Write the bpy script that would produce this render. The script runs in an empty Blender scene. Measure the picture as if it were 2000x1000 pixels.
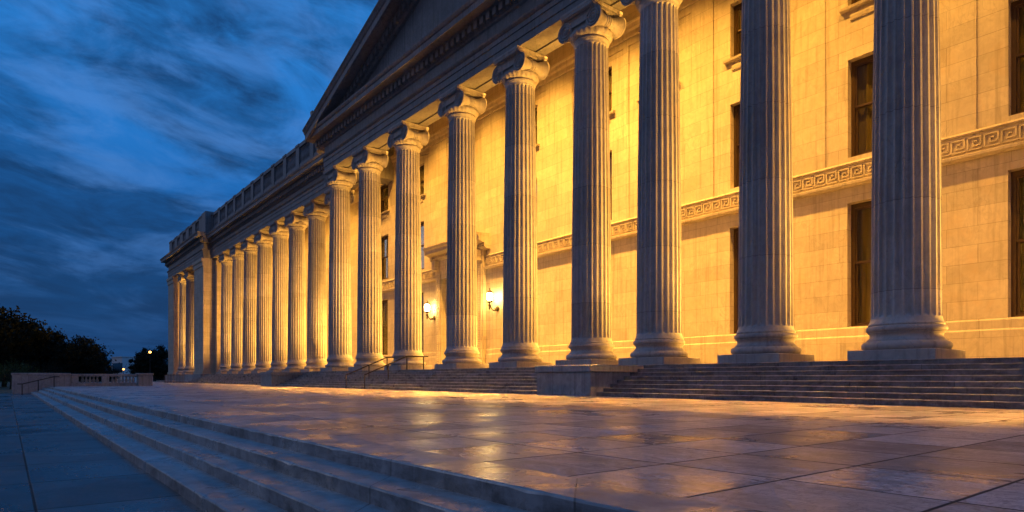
import bpy, math, random
from math import pi, sin, cos, radians
from mathutils import Vector
random.seed(7)
SC = bpy.context.scene
COL = SC.collection

# ------------------------------------------------------------------ camera
cam_d = bpy.data.cameras.new("camera"); cam = bpy.data.objects.new("camera", cam_d); COL.objects.link(cam)
cam_d.sensor_width = 36.0; cam_d.lens = 1256.0/2000*36; cam_d.shift_y = 0.119
cam_d.clip_start = 0.05; cam_d.clip_end = 3000
TH = radians(38.13)
cam.location = (0, 0, 0.73)
cam.rotation_euler = Vector((-cos(TH), sin(TH), 0)).to_track_quat('-Z', 'Y').to_euler()
SC.camera = cam
SC.render.resolution_x, SC.render.resolution_y = 1024, 512
SC.render.engine = 'CYCLES'
SC.cycles.use_denoising = True
SC.cycles.max_bounces = 8; SC.cycles.diffuse_bounces = 5; SC.cycles.glossy_bounces = 4
SC.cycles.sample_clamp_indirect = 6
vs = SC.view_settings
vs.view_transform = 'Standard'; vs.look = 'None'; vs.gamma = 1; vs.exposure = 0

# ------------------------------------------------------------------ node helper
class N:
    def __init__(s, tree): s.t = tree; s.n = tree.nodes; s.l = tree.links
    def a(s, typ, ins=None, **kw):
        nd = s.n.new(typ)
        for k, v in kw.items(): setattr(nd, k, v)
        for k, v in (ins or {}).items(): s.set(nd.inputs[k], v)
        return nd
    def set(s, sock, v):
        if isinstance(v, bpy.types.NodeSocket): s.l.new(v, sock)
        elif isinstance(v, bpy.types.Node): s.l.new(v.outputs[0], sock)
        else: sock.default_value = v
    def m(s, op, a, b=0.0, c=0.0, clamp=False):
        nd = s.a('ShaderNodeMath', {0: a, 1: b, 2: c}, operation=op); nd.use_clamp = clamp; return nd.outputs[0]
    def vm(s, op, a, b=(0, 0, 0)):
        nd = s.a('ShaderNodeVectorMath', {0: a}, operation=op)
        if op == 'SCALE': s.set(nd.inputs['Scale'], b); return nd.outputs[0]
        s.set(nd.inputs[1], b)
        return nd.outputs['Value'] if op in ('DOT_PRODUCT', 'LENGTH') else nd.outputs[0]
    def mix(s, f, a, b, mode='MIX'):
        nd = s.a('ShaderNodeMix', data_type='RGBA', blend_type=mode)
        s.set(nd.inputs[0], f); s.set(nd.inputs[6], a); s.set(nd.inputs[7], b); return nd.outputs[2]
    def noise(s, vec, scale, detail=4, rough=.55, dist=0, out=0):
        return s.a('ShaderNodeTexNoise', {'Vector': vec, 'Scale': scale, 'Detail': detail, 'Roughness': rough, 'Distortion': dist}).outputs[out]
    def ramp(s, f, stops, interp='LINEAR'):
        nd = s.a('ShaderNodeValToRGB', {0: f}); cr = nd.color_ramp; cr.interpolation = interp
        while len(cr.elements) < len(stops): cr.elements.new(.5)
        for e, (p, c) in zip(cr.elements, stops):
            e.position = p; e.color = c if len(c) == 4 else (*c, 1)
        return nd.outputs[0]
    def rng(s, f, a, b, c=0.0, d=1.0, smooth=False):
        nd = s.a('ShaderNodeMapRange', {0: f, 1: a, 2: b, 3: c, 4: d}, clamp=True)
        if smooth: nd.interpolation_type = 'SMOOTHSTEP'
        return nd.outputs[0]
    def sep(s, v): return s.a('ShaderNodeSeparateXYZ', {0: v}).outputs
    def comb(s, x, y, z): return s.a('ShaderNodeCombineXYZ', {0: x, 1: y, 2: z}).outputs[0]

def g3(v): return (v, v, v, 1)

# ------------------------------------------------------------------ world: dusk sky with dragged cloud
W = bpy.data.worlds.new("World"); SC.world = W; W.use_nodes = True
W.node_tree.nodes.clear(); n = N(W.node_tree)
D = n.a('ShaderNodeTexCoord').outputs['Generated']
dx, dy, dz = n.sep(D)
zc = n.m('MAXIMUM', dz, 0.0)
base = n.ramp(zc, [(0, (.005, .056, .185)), (.10, (.006, .070, .235)), (.22, (.010, .120, .41)), (.36, (.020, .205, .64)), (.50, (.026, .245, .73)), (1, (.024, .19, .58))])
# broken cloud dragged out by the long exposure, laid out by bearing and height
fw = n.vm('DOT_PRODUCT', D, (-cos(TH), sin(TH), 0)); rt = n.vm('DOT_PRODUCT', D, (sin(TH), cos(TH), 0))
az = n.m('ARCTAN2', rt, fw)
ca, sa = cos(radians(-7)), sin(radians(-7))
zp = n.m('POWER', zc, .72)
qa = n.m('ADD', n.m('MULTIPLY', az, ca), n.m('MULTIPLY', zp, sa))
qb = n.m('SUBTRACT', n.m('MULTIPLY', zp, ca), n.m('MULTIPLY', az, sa))
q = n.comb(n.m('MULTIPLY', qa, 3.8), n.m('MULTIPLY', qb, 11.0), 1.3)
n1 = n.noise(q, .85, 8, .60, .55)
n2 = n.noise(n.vm('ADD', q, (7.3, 2.1, 0)), 1.5, 8, .60, .5)
n3 = n.noise(n.vm('ADD', q, (3.1, 9.7, 5)), .28, 3, .5, .3)
dark = n.rng(n.m('ADD', n.m('MULTIPLY', n1, .7), n.m('ADD', n.m('MULTIPLY', n3, .4), n.rng(az, -.15, -.6, -.03, .07))), .47, .62, 0, 1, True)
lit = n.m('MULTIPLY', n.rng(n2, .45, .68, 0, 1, True), n.rng(zc, .03, .16, .35, 1))
darkcol = n.ramp(zc, [(0, (.005, .038, .125)), (.3, (.006, .044, .145)), (.7, (.011, .075, .25))])
litcol = n.ramp(zc, [(0, (.018, .085, .27)), (.3, (.072, .235, .62)), (.8, (.05, .22, .64))])
n4 = n.noise(n.vm('ADD', q, (1.7, 4.4, 9)), 2.6, 7, .62, .4)
sky = n.mix(n.m('MULTIPLY', dark, n.rng(n4, .36, .62, .95, .50)), base, darkcol)
sky = n.mix(n.m('MULTIPLY', lit, .62), sky, litcol)
# paler mauve afterglow in the half of the sky behind the viewer
vd = n.vm('DOT_PRODUCT', D, (cos(TH)*.6+.0, -.8, .12))
glow = n.m('MULTIPLY', n.rng(vd, -.1, .9, 0, 1, True), n.rng(zc, .9, .05, .35, 1))
sky = n.mix(n.m('MULTIPLY', glow, .9), sky, (.100, .081, .096, 1))
nish = n.a('ShaderNodeTexSky', sky_type='NISHITA')
nish.sun_disc = False; nish.sun_elevation = radians(1.0); nish.sun_rotation = radians(150); nish.altitude = 100
b1 = n.a('ShaderNodeBackground', {0: sky, 1: 1.0}); b2 = n.a('ShaderNodeBackground', {0: nish.outputs[0], 1: .004})
add = n.a('ShaderNodeAddShader', {0: b1.outputs[0], 1: b2.outputs[0]})
n.a('ShaderNodeOutputWorld', {0: add.outputs[0]})

# last of the daylight: a faint, very soft lamp from the afterglow
sun_d = bpy.data.lights.new("sun", 'SUN'); sun_d.energy = .14; sun_d.angle = radians(25); sun_d.color = (.9, .86, .95)
sun = bpy.data.objects.new("sun", sun_d); COL.objects.link(sun)
sun.rotation_euler = Vector((.8, .42, -.32)).to_track_quat('-Z', 'Y').to_euler(); sun.location = (20, -40, 40)

# ------------------------------------------------------------------ hidden floodlights of the porch
WARM = (1.0, .475, .070)
def spot(x, y, z, tgt, watts, size, blend, name="downlight", col=WARM, rad=.3, fall='Constant'):
    ld = bpy.data.lights.new(name, 'SPOT'); ld.energy = watts; ld.color = col
    ld.spot_size = radians(size); ld.spot_blend = blend; ld.shadow_soft_size = rad
    ld.use_nodes = True; nt = N(ld.node_tree)
    em = [q for q in ld.node_tree.nodes if q.type == 'EMISSION'][0]
    fo = nt.a('ShaderNodeLightFalloff', {'Strength': 1.0})
    ld.node_tree.links.new(fo.outputs[fall], em.inputs['Strength'])
    o = bpy.data.objects.new(name, ld); COL.objects.link(o); o.location = (x, y, z)
    o.rotation_euler = (Vector(tgt)-Vector((x, y, z))).to_track_quat('-Z', 'Y').to_euler()
    return o
PORT_COLS = [-2.9, -8.55, -13.47, -18.62, -22.87, -28.54, -34.52, -41.58, -47.89, -53.78]
WING_COLS = [-59.6, -65.29, -71.16, -76.62, -82.57, -88.39, -93.89, -99.7]
PAV_COLS = [-119.8, -125.0]
mids = [(a+b)/2 for a, b in zip(PORT_COLS, PORT_COLS[1:])]
PW = 980; UPW = 1500; SPW = 92
bays = [(-.1, .38)] + [(m, k) for m, k in zip(mids, [.44, .60, .8, 1.15, 1.6, 1.65, 1.4, 1.2, 1.05])]
wm = [(a+b)/2 for a, b in zip(WING_COLS, WING_COLS[1:])] + [-56.7]
for x, k in bays:
    spot(x, 24.15, 22.2, (x, 27.0, 1.3), PW*k, 112, 1.0, rad=.2, fall='Linear')
for x in wm:
    spot(x, 26.55, 22.0, (x, 29.4, 1.3), PW*.9, 112, 1.0, rad=.2, fall='Linear')
for x in (-116.5, -122.4, -127):
    spot(x, 25.9, 21.6, (x, 27.6, 1.3), PW*.5, 100, 1.0, rad=.2, fall='Linear')
# narrow floodlights under the ceiling beside the wall: they rake the backs of the columns and spill on the steps and the terrace before them
for x, k in bays:
    spot(x, 27.2, 21.7, (x, 16.6, 0), SPW*max(k, .75), 25, .75, "backlight", rad=.3)
for x in wm:
    spot(x, 29.6, 21.5, (x, 19.4, 0), SPW*.75, 25, .75, "backlight", rad=.3)
# floodlights on the porch floor between the columns and the wall, all but the added ones aimed at the back of the column to their left
for x, k in [(8.3, 1.2), (2.7, 1.2)] + list(zip(PORT_COLS, [1.3, 1.35, 1.2, 1.1, 1.0, 1.0, 1.0, 1.0, .95, .9])):  # first two: extra lamps added past the portico end, no column there
    spot(x+3.3, 27.5, 1.5, (x, 23.1, 5.6), UPW*k, 76, 1.0, "uplight", rad=.15, fall='Linear')
for x, k in zip(WING_COLS, [.7, 1.2, .9, .75, .7, .7, .7, .7]):
    spot(x+3.3, 29.9, 1.5, (x, 25.5, 5.6), UPW*k, 76, 1.0, "uplight", rad=.15, fall='Linear')
spot(-57.5, 27.2, 1.5, (-65.3, 25.4, 9.0), UPW*.7, 74, 1.0, "uplight", rad=.15, fall='Linear')  # extra lamp added to brighten the second wing column
for x in PAV_COLS:
    spot(x+3.0, 27.9, 1.5, (x, 24.8, 6.0), UPW*1.0, 78, 1.0, "uplight", rad=.15, fall='Linear')

# ------------------------------------------------------------------ materials
def mat(name):
    m = bpy.data.materials.new(name); m.use_nodes = True
    m.node_tree.nodes.clear(); nn = N(m.node_tree)
    b = nn.a('ShaderNodeBsdfPrincipled'); nn.a('ShaderNodeOutputMaterial', {0: b.outputs[0]})
    return m, nn, b
def bump(nn, b, h, strength=.4, dist=.02):
    bp = nn.a('ShaderNodeBump', {'Strength': strength, 'Distance': dist, 'Height': h}); nn.set(b.inputs['Normal'], bp.outputs[0])
def simple(name, col, rough=.5, metal=0, nscale=6, var=.25):
    m, nn, b = mat(name)
    P = nn.a('ShaderNodeTexCoord').outputs['Object']
    f = nn.noise(P, nscale, 5, .6)
    c2 = tuple(c*(1-var) for c in col) + (1,)
    c3 = tuple(min(1, c*(1+var)) for c in col) + (1,)
    nn.set(b.inputs['Base Color'], nn.mix(f, c2, c3))
    b.inputs['Roughness'].default_value = rough; b.inputs['Metallic'].default_value = metal
    bump(nn, b, f, .25, .01)
    return m

def stone(name, light, dark, kind, joint=(2.0, .69), z0=0.0, rough=.7):
    """pale marble with clouds, veins, run-down dirt and masonry joints"""
    m, nn, b = mat(name)
    P = nn.a('ShaderNodeTexCoord').outputs['Object']
    info = nn.a('ShaderNodeObjectInfo')
    rnd = info.outputs['Random']
    off = nn.vm('ADD', P, nn.comb(nn.m('MULTIPLY', rnd, 37.0), nn.m('MULTIPLY', rnd, 11.0), 0.0))
    x, y, z = nn.sep(P)
    big = nn.noise(off, .5, 4, .6, .6)
    med = nn.noise(off, 2.6, 6, .62, 1.2)
    fine = nn.noise(off, 22, 5, .65)
    streak = nn.noise(nn.vm('MULTIPLY', off, (3.2, 3.2, .16)), 1.6, 6, .6, .4)
    v = nn.noise(nn.vm('MULTIPLY', off, (1, 1, .55)), 1.1, 6, .55, 2.2)
    vein = nn.rng(nn.m('ABSOLUTE', nn.m('SUBTRACT', v, .5)), 0, .03, 1, 0, True)
    t = nn.m('ADD', nn.m('MULTIPLY', big, .5), nn.m('MULTIPLY', med, .5))
    c = nn.mix(nn.rng(t, .36, .66), (*dark, 1), (*light, 1))
    warmc = tuple(l*k for l, k in zip(light, (.93, .80, .62)))
    c = nn.mix(nn.rng(nn.noise(off, .9, 5, .6, 1.0), .52, .75, 0, .55), c, (*warmc, 1))
    c = nn.mix(nn.m('MULTIPLY', vein, nn.rng(big, .4, .7, .0, .35)), c, (dark[0]*.45, dark[1]*.43, dark[2]*.42, 1))
    c = nn.mix(nn.rng(streak, .50, .74, 0, .6), c, (dark[0]*.55, dark[1]*.52, dark[2]*.48, 1))
    h = nn.m('ADD', nn.m('MULTIPLY', fine, .25), nn.m('MULTIPLY', med, .5))
    if kind == 'brick':
        br = nn.a('ShaderNodeTexBrick', {'Vector': nn.comb(nn.m('ADD', x, nn.m('MULTIPLY', y, 1.0)), nn.m('SUBTRACT', z, z0), 0.0), 'Scale': 1.0,
              'Brick Width': joint[0], 'Row Height': joint[1], 'Mortar Size': .009, 'Mortar Smooth': .35, 'Bias': -.2,
              'Color1': g3(.0), 'Color2': g3(1), 'Mortar': g3(.5)})
        br.offset = .5; br.squash = 1
        jit = nn.m('ADD', .86, nn.m('MULTIPLY', nn.sep(br.outputs['Color'])[0], .20))
        c = nn.mix(1.0, c, nn.comb(jit, nn.m('MULTIPLY', jit, .985), nn.m('MULTIPLY', jit, .96)), 'MULTIPLY')
        gap = nn.m('MULTIPLY', br.outputs['Fac'], nn.rng(nn.noise(P, .7, 3), .3, .55, .6, 1))
        c = nn.mix(nn.m('MULTIPLY', gap, .62), c, (.10, .075, .05, 1))
        h = nn.m('SUBTRACT', h, nn.m('MULTIPLY', br.outputs['Fac'], 1.2))
    if kind == 'drum':
        zz = nn.m('DIVIDE', nn.m('ADD', z, nn.m('MULTIPLY', rnd, 2.4)), 2.85)
        fr = nn.m('ABSOLUTE', nn.m('SUBTRACT', nn.m('FRACT', zz), .5))
        j = nn.m('LESS_THAN', fr, .0032)
        c = nn.mix(nn.m('MULTIPLY', j, .6), c, (.09, .07, .06, 1))
        dr = nn.a('ShaderNodeTexWhiteNoise', {'W': nn.m('ADD', nn.m('FLOOR', nn.m('ADD', zz, .5)), nn.m('MULTIPLY', rnd, 91)),}, noise_dimensions='1D').outputs[0]
        jit = nn.m('ADD', .80, nn.m('MULTIPLY', dr, .26))
        c = nn.mix(1.0, c, nn.comb(jit, jit, jit), 'MULTIPLY')
    if kind == 'beam':
        fx = nn.m('DIVIDE', nn.m('ADD', nn.m('ADD', x, y), 1.3), joint[0])
        fr = nn.m('ABSOLUTE', nn.m('SUBTRACT', nn.m('FRACT', fx), .5))
        j = nn.m('LESS_THAN', fr, .009/joint[0])
        dr = nn.a('ShaderNodeTexWhiteNoise', {'W': nn.m('ADD', nn.m('FLOOR', nn.m('ADD', fx, .5)), nn.m('MULTIPLY', rnd, 91))}, noise_dimensions='1D').outputs[0]
        jit = nn.m('ADD', .84, nn.m('MULTIPLY', dr, .22))
        c = nn.mix(1.0, c, nn.comb(jit, jit, jit), 'MULTIPLY')
        c = nn.mix(nn.m('MULTIPLY', j, .7), c, (.06, .05, .045, 1))
    nn.set(b.inputs['Base Color'], c)
    nn.set(b.inputs['Roughness'], nn.m('ADD', rough-.12, nn.m('MULTIPLY', med, .25)))
    bump(nn, b, h, .5, .012)
    return m

M = {}
M['wall'] = stone('wall_marble', (.66, .58, .46), (.49, .415, .32), 'brick', (2.0, .69), 2.88-.69*4)
M['shaft'] = stone('shaft_marble', (.60, .57, .53), (.38, .355, .33), 'drum')
M['trim'] = stone('trim_marble', (.52, .48, .44), (.34, .31, .29), 'plain')
M['beam'] = stone('entablature_marble', (.33, .315, .312), (.19, .183, .182), 'beam', (5.6, 1))
M['step'] = stone('step_marble', (.40, .36, .33), (.17, .152, .14), 'beam', (2.7, 1), rough=.55)
M['block'] = stone('block_marble', (.48, .455, .43), (.24, .225, .215), 'beam', (1.75, 1), rough=.6)

def paving(name, sx, sy, ox, oy, light, dark, rough0, rough1, wet=0, joint=.008):
    m, nn, b = mat(name)
    P = nn.a('ShaderNodeTexCoord').outputs['Object']
    x, y, z = nn.sep(P)
    u = nn.m('DIVIDE', nn.m('SUBTRACT', x, ox), sx); v = nn.m('DIVIDE', nn.m('SUBTRACT', y, oy), sy)
    cell = nn.comb(nn.m('FLOOR', u), nn.m('FLOOR', v), 0.0)
    wn = nn.a('ShaderNodeTexWhiteNoise', {'Vector': cell}, noise_dimensions='3D')
    r1, r2, r3 = nn.sep(wn.outputs['Color'])
    fu = nn.m('FRACT', u); fv = nn.m('FRACT', v)
    du = nn.m('MULTIPLY', nn.m('SUBTRACT', .5, nn.m('ABSOLUTE', nn.m('SUBTRACT', fu, .5))), sx)
    dv = nn.m('MULTIPLY', nn.m('SUBTRACT', .5, nn.m('ABSOLUTE', nn.m('SUBTRACT', fv, .5))), sy)
    d = nn.m('MINIMUM', du, dv)
    wob = nn.m('MULTIPLY', nn.noise(P, 14, 3), .006)
    gap = nn.rng(nn.m('SUBTRACT', d, wob), joint*.3, joint*.8, 1, 0)
    off = nn.vm('ADD', P, nn.vm('SCALE', wn.outputs['Color'], 13.0))
    a1 = nn.noise(nn.vm('MULTIPLY', off, (1.3, 2.6, 1)), 1.3, 9, .66, 1.6)
    a2 = nn.noise(nn.vm('MULTIPLY', P, (.5, .5, 1)), .55, 4, .6, .6)
    vn = nn.noise(nn.vm('MULTIPLY', off, (1.0, 1.9, 1)), 1.4, 7, .6, 2.6)
    vein = nn.rng(nn.m('ABSOLUTE', nn.m('SUBTRACT', vn, .5)), 0, .022, 1, 0, True)
    t = nn.m('ADD', nn.m('MULTIPLY', a1, .7), nn.m('ADD', nn.m('MULTIPLY', a2, .3), nn.m('MULTIPLY', nn.m('SUBTRACT', r1, .5), .20)))
    c = nn.mix(nn.rng(t, .38, .60), (*dark, 1), (*light, 1))
    s1 = nn.noise(nn.vm('MULTIPLY', off, (2.2, 1.1, 1)), 3.2, 7, .7, 1.8)
    c = nn.mix(nn.rng(s1, .52, .66, 0, .55), c, (dark[0]*.62, dark[1]*.55, dark[2]*.5, 1))
    s2 = nn.noise(nn.vm('MULTIPLY', off, (3.4, 1.0, 1)), 7.5, 6, .72, 1.2)
    c = nn.mix(nn.rng(s2, .50, .64, 0, .5), c, (dark[0]*.6, dark[1]*.56, dark[2]*.54, 1))
    c = nn.mix(nn.rng(nn.noise(off, .8, 6, .6, 1.5), .53, .74, 0, .6), c, (light[0]*.82, light[1]*.62, light[2]*.45, 1))
    c = nn.mix(nn.m('MULTIPLY', vein, .5), c, (dark[0]*.5, dark[1]*.45, dark[2]*.45, 1))
    st = nn.noise(P, .33, 6, .62, .8)
    c = nn.mix(nn.rng(st, .48, .85, 0, .45), c, (dark[0]*.5, dark[1]*.5, dark[2]*.52, 1))
    c = nn.mix(nn.m('MULTIPLY', gap, .95), c, (.02, .016, .016, 1))
    nn.set(b.inputs['Base Color'], c)
    damp = nn.rng(nn.noise(nn.vm('ADD', P, (5, 3, 0)), .5, 6, .6, .5), .36, .70, 0, 1, True)
    ro = nn.m('ADD', nn.m('ADD', rough1, nn.m('MULTIPLY', damp, rough0-rough1)), nn.m('MULTIPLY', nn.m('SUBTRACT', a1, .5), .22))
    ro = nn.m('ADD', ro, nn.m('MULTIPLY', nn.m('SUBTRACT', r2, .5), .2))
    nn.set(b.inputs['Roughness'], nn.m('MAXIMUM', nn.m('ADD', ro, nn.m('MULTIPLY', gap, .4)), .06))
    b.inputs['IOR'].default_value = 1.31
    tilt = nn.m('ADD', nn.m('MULTIPLY', nn.m('MULTIPLY', nn.m('SUBTRACT', fu, .5), nn.m('SUBTRACT', r2, .5)), .5),
                nn.m('MULTIPLY', nn.m('MULTIPLY', nn.m('SUBTRACT', fv, .5), nn.m('SUBTRACT', r3, .5)), .5))
    und = nn.noise(P, 1.3, 3, .5)
    fine = nn.noise(P, 9, 5, .6)
    h = nn.m('ADD', nn.m('ADD', tilt, nn.m('MULTIPLY', und, .9)), nn.m('ADD', nn.m('MULTIPLY', fine, .16), nn.m('MULTIPLY', s2, .14)))
    h = nn.m('SUBTRACT', h, nn.m('MULTIPLY', gap, .5))
    bump(nn, b, h, .55, .014)
    return m
M['terrace'] = paving('terrace_marble', 1.06, 1.15, -3.49, 3.24, (.60, .52, .505), (.23, .185, .18), .27, .45, joint=.018)
M['pave'] = paving('pavement_stone', 2.05, 1.7, -7.8, .22, (.135, .13, .132), (.065, .062, .066), .22, .42, joint=.016)
M['tstep'] = stone('terrace_step_marble', (.50, .46, .45), (.22, .205, .20), 'beam', (2.35, 1), rough=.42)
def weather_and_shade(m, amount=.7, scale=1.6):
    """blotches of black grime and damp patches with lit treads and shaded risers painted in"""
    nt = m.node_tree; nn = N(nt); b = [q for q in nt.nodes if q.type == 'BSDF_PRINCIPLED'][0]
    P = nn.a('ShaderNodeTexCoord').outputs['Object']
    src = b.inputs['Base Color'].links[0].from_socket
    g1 = nn.noise(nn.vm('MULTIPLY', P, (.7, 1.6, 2.2)), scale, 8, .68, 1.0)
    g2 = nn.noise(nn.vm('MULTIPLY', P, (1, 1, 1)), scale*4.5, 6, .7, .6)
    f = nn.rng(nn.m('ADD', nn.m('MULTIPLY', g1, .68), nn.m('MULTIPLY', g2, .32)), .45, .62, .12, amount)
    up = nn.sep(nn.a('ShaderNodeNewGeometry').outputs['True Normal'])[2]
    f = nn.m('MULTIPLY', f, nn.rng(up, .3, .9, 1, .35))    # paints treads lighter and risers darker, as light from above leaves them
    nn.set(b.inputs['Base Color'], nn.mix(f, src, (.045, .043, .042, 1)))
    damp = nn.rng(nn.noise(nn.vm('ADD', P, (9, 4, 1)), 1.1, 6, .62, .8), .42, .6, 0, 1, True)
    nn.set(b.inputs['Roughness'], nn.m('ADD', nn.m('MULTIPLY', damp, -.26), nn.m('ADD', .46, nn.m('MULTIPLY', g2, .12))))
weather_and_shade(M['tstep'], .85); weather_and_shade(M['step'], .75, 1.1)

M['bronze'] = simple('bronze_frame', (.085, .048, .022), .42, .35, 5, .3)
M['iron'] = simple('dark_iron', (.045, .032, .024), .5, .4, 8, .3)
M['door'] = simple('bronze_door', (.055, .035, .02), .4, .4, 4, .3)
M['ground'] = simple('grass_ground', (.035, .045, .02), .9, 0, .6, .5)
M['bark'] = simple('bark', (.06, .045, .03), .9, 0, 4, .4)
M['roof'] = simple('lead_roof', (.09, .095, .10), .6, 0, .8, .3)
M['leaf'] = simple('leaf_dark', (.010, .018, .007), .9, 0, .8, .5)
M['leaf_green'] = simple('leaf_green', (.05, .085, .016), .7, 0, .8, .4)
M['far'] = simple('far_render', (.75, .72, .70), .8, 0, .3, .15)
M['darkglass'] = simple('dark_glass', (.02, .022, .03), .15, 0, 1, .2)
M['lampmetal'] = simple('lantern_bronze', (.07, .05, .028), .45, .5, 9, .3)
# curtain
m, nn, b = mat('curtain_cloth')
P = nn.a('ShaderNodeTexCoord').outputs['Object']
f = nn.noise(nn.vm('MULTIPLY', P, (6, 6, .3)), 1.5, 4)
nn.set(b.inputs['Base Color'], nn.mix(f, (.16, .12, .036, 1), (.36, .275, .09, 1))); b.inputs['Roughness'].default_value = .9
M['curtain'] = m
# window glass: mostly clear with a surface reflection
m = bpy.data.materials.new('window_glass'); m.use_nodes = True; m.node_tree.nodes.clear(); nn = N(m.node_tree)
tr = nn.a('ShaderNodeBsdfTransparent', {0: (.86, .85, .78, 1)}); gl = nn.a('ShaderNodeBsdfGlossy', {0: g3(.9), 1: .04})
fr = nn.m('MULTIPLY', nn.a('ShaderNodeFresnel', {0: 1.35}).outputs[0], .5)
mx = nn.a('ShaderNodeMixShader', {0: fr, 1: tr.outputs[0], 2: gl.outputs[0]})
nn.a('ShaderNodeOutputMaterial', {0: mx.outputs[0]}); M['glass'] = m
def emit(name, col, s):
    m = bpy.data.materials.new(name); m.use_nodes = True; m.node_tree.nodes.clear(); nn = N(m.node_tree)
    e = nn.a('ShaderNodeEmission', {0: (*col, 1), 1: s}); nn.a('ShaderNodeOutputMaterial', {0: e.outputs[0]}); return m
M['lantern'] = emit('lantern_glow', (1, .68, .24), 130)
M['street'] = emit('street_glow', (1, .42, .09), 7)

# ------------------------------------------------------------------ mesh helper
class MB:
    def __init__(s): s.v = []; s.f = []; s.sm = []
    def add(s, vs_, fs, smooth=False):
        o = len(s.v); s.v += [tuple(p) for p in vs_]
        s.f += [tuple(i+o for i in f) for f in fs]; s.sm += [smooth]*len(fs); return s
    def box(s, x0, x1, y0, y1, z0, z1):
        return s.add([(x0,y0,z0),(x1,y0,z0),(x1,y1,z0),(x0,y1,z0),(x0,y0,z1),(x1,y0,z1),(x1,y1,z1),(x0,y1,z1)],
              [(0,3,2,1),(4,5,6,7),(0,1,5,4),(1,2,6,5),(2,3,7,6),(3,0,4,7)])
    def bbox(s, x0, x1, y0, y1, z0, z1, c=.02):
        """box with chamfered upright and top edges"""
        r0 = [(x0+c,y0),(x1-c,y0),(x1,y0+c),(x1,y1-c),(x1-c,y1),(x0+c,y1),(x0,y1-c),(x0,y0+c)]
        r1 = [(x0+2*c,y0+c),(x1-2*c,y0+c),(x1-c,y0+2*c),(x1-c,y1-2*c),(x1-2*c,y1-c),(x0+2*c,y1-c),(x0+c,y1-2*c),(x0+c,y0+2*c)]
        vv = [(a,b_,z0) for a,b_ in r0]+[(a,b_,z1-c) for a,b_ in r0]+[(a,b_,z1) for a,b_ in r1]
        ff = [tuple(range(7,-1,-1)), tuple(range(16,24))]
        for k in range(2):
            for i in range(8):
                j = (i+1) % 8; ff.append((k*8+i, k*8+j, k*8+8+j, k*8+8+i))
        return s.add(vv, ff)
    def prism(s, poly, x0, x1, fz=None):
        """closed polygon of (y,z) run along x; fz(x) lifts it (raking mouldings)"""
        k = len(poly); l0 = fz(x0) if fz else 0; l1 = fz(x1) if fz else 0
        vv = [(x0,y,z+l0) for y,z in poly]+[(x1,y,z+l1) for y,z in poly]
        ff = [(i,(i+1)%k,k+(i+1)%k,k+i) for i in range(k)]
        ff += [tuple(range(k-1,-1,-1)), tuple(range(k,2*k))]
        return s.add(vv, ff)
    def prismy(s, poly, y0, y1):
        k = len(poly)
        vv = [(x,y0,z) for x,z in poly]+[(x,y1,z) for x,z in poly]
        ff = [(i,(i+1)%k,k+(i+1)%k,k+i) for i in range(k)]+[tuple(range(k-1,-1,-1)), tuple(range(k,2*k))]
        return s.add(vv, ff)
    def lathe(s, prof, seg=32, c=(0,0,0), axis='z', rfun=None, smooth=True):
        vv = []; k = len(prof)
        for i in range(seg):
            a = 2*pi*i/seg
            for r, h in prof:
                rr = r*(rfun(a, h) if rfun else 1)
                if axis == 'z': p = (c[0]+rr*cos(a), c[1]+rr*sin(a), c[2]+h)
                elif axis == 'y': p = (c[0]+rr*cos(a), c[1]+h, c[2]+rr*sin(a))
                else: p = (c[0]+h, c[1]+rr*cos(a), c[2]+rr*sin(a))
                vv.append(p)
        ff = []
        for i in range(seg):
            j = (i+1) % seg
            for q in range(k-1):
                ff.append((i*k+q, j*k+q, j*k+q+1, i*k+q+1))
        return s.add(vv, ff, smooth)
    def tube(s, pts, r, seg=8, cap=True):
        pts = [Vector(p) for p in pts]; rs = r if isinstance(r, (list, tuple)) else [r]*len(pts)
        vv = []; up = Vector((0, 0, 1))
        for i, p in enumerate(pts):
            d = (pts[min(i+1, len(pts)-1)]-pts[max(i-1, 0)]).normalized()
            a = d.cross(up if abs(d.z) < .95 else Vector((1, 0, 0))).normalized(); b_ = d.cross(a)
            for q in range(seg):
                t = 2*pi*q/seg; vv.append(p+a*cos(t)*rs[i]+b_*sin(t)*rs[i])
        ff = []
        for i in range(len(pts)-1):
            for q in range(seg):
                w = (q+1) % seg; ff.append((i*seg+q, i*seg+w, (i+1)*seg+w, (i+1)*seg+q))
        if cap: ff += [tuple(range(seg-1, -1, -1)), tuple(range((len(pts)-1)*seg, len(pts)*seg))]
        return s.add(vv, ff, True)
    def mesh(s, name, m):
        me = bpy.data.meshes.new(name); me.from_pydata(s.v, [], s.f); me.materials.append(m)
        me.polygons.foreach_set('use_smooth', s.sm); me.update(); return me
    def build(s, name, m, parent=None, loc=(0, 0, 0)):
        return link(name, s.mesh(name, m), parent, loc)
def link(name, me, parent=None, loc=(0, 0, 0), rz=0):
    o = bpy.data.objects.new(name, me); COL.objects.link(o); o.location = loc; o.rotation_euler.z = rz
    if parent: o.parent = parent
    return o
def tag(o, label=None, cat=None, group=None, kind=None):
    if label: o['label'] = label
    if cat: o['category'] = cat
    if group: o['group'] = group
    if kind: o['kind'] = kind
    return o
def empty(name, loc, label, cat, group=None):
    o = bpy.data.objects.new(name, None); COL.objects.link(o); o.location = loc; o.empty_display_size = .3
    return tag(o, label, cat, group)
def copy_tree(o, loc, rz=None, parent=None):
    c = o.copy(); COL.objects.link(c)
    if parent: c.parent = parent
    c.location = loc
    if rz is not None: c.rotation_euler.z = rz
    for ch in o.children:
        copy_tree(ch, ch.location, None, c)
    return c

# heights
S = 1.286; AB = 18.93
XR = -1.7            # right end of the portico
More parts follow.
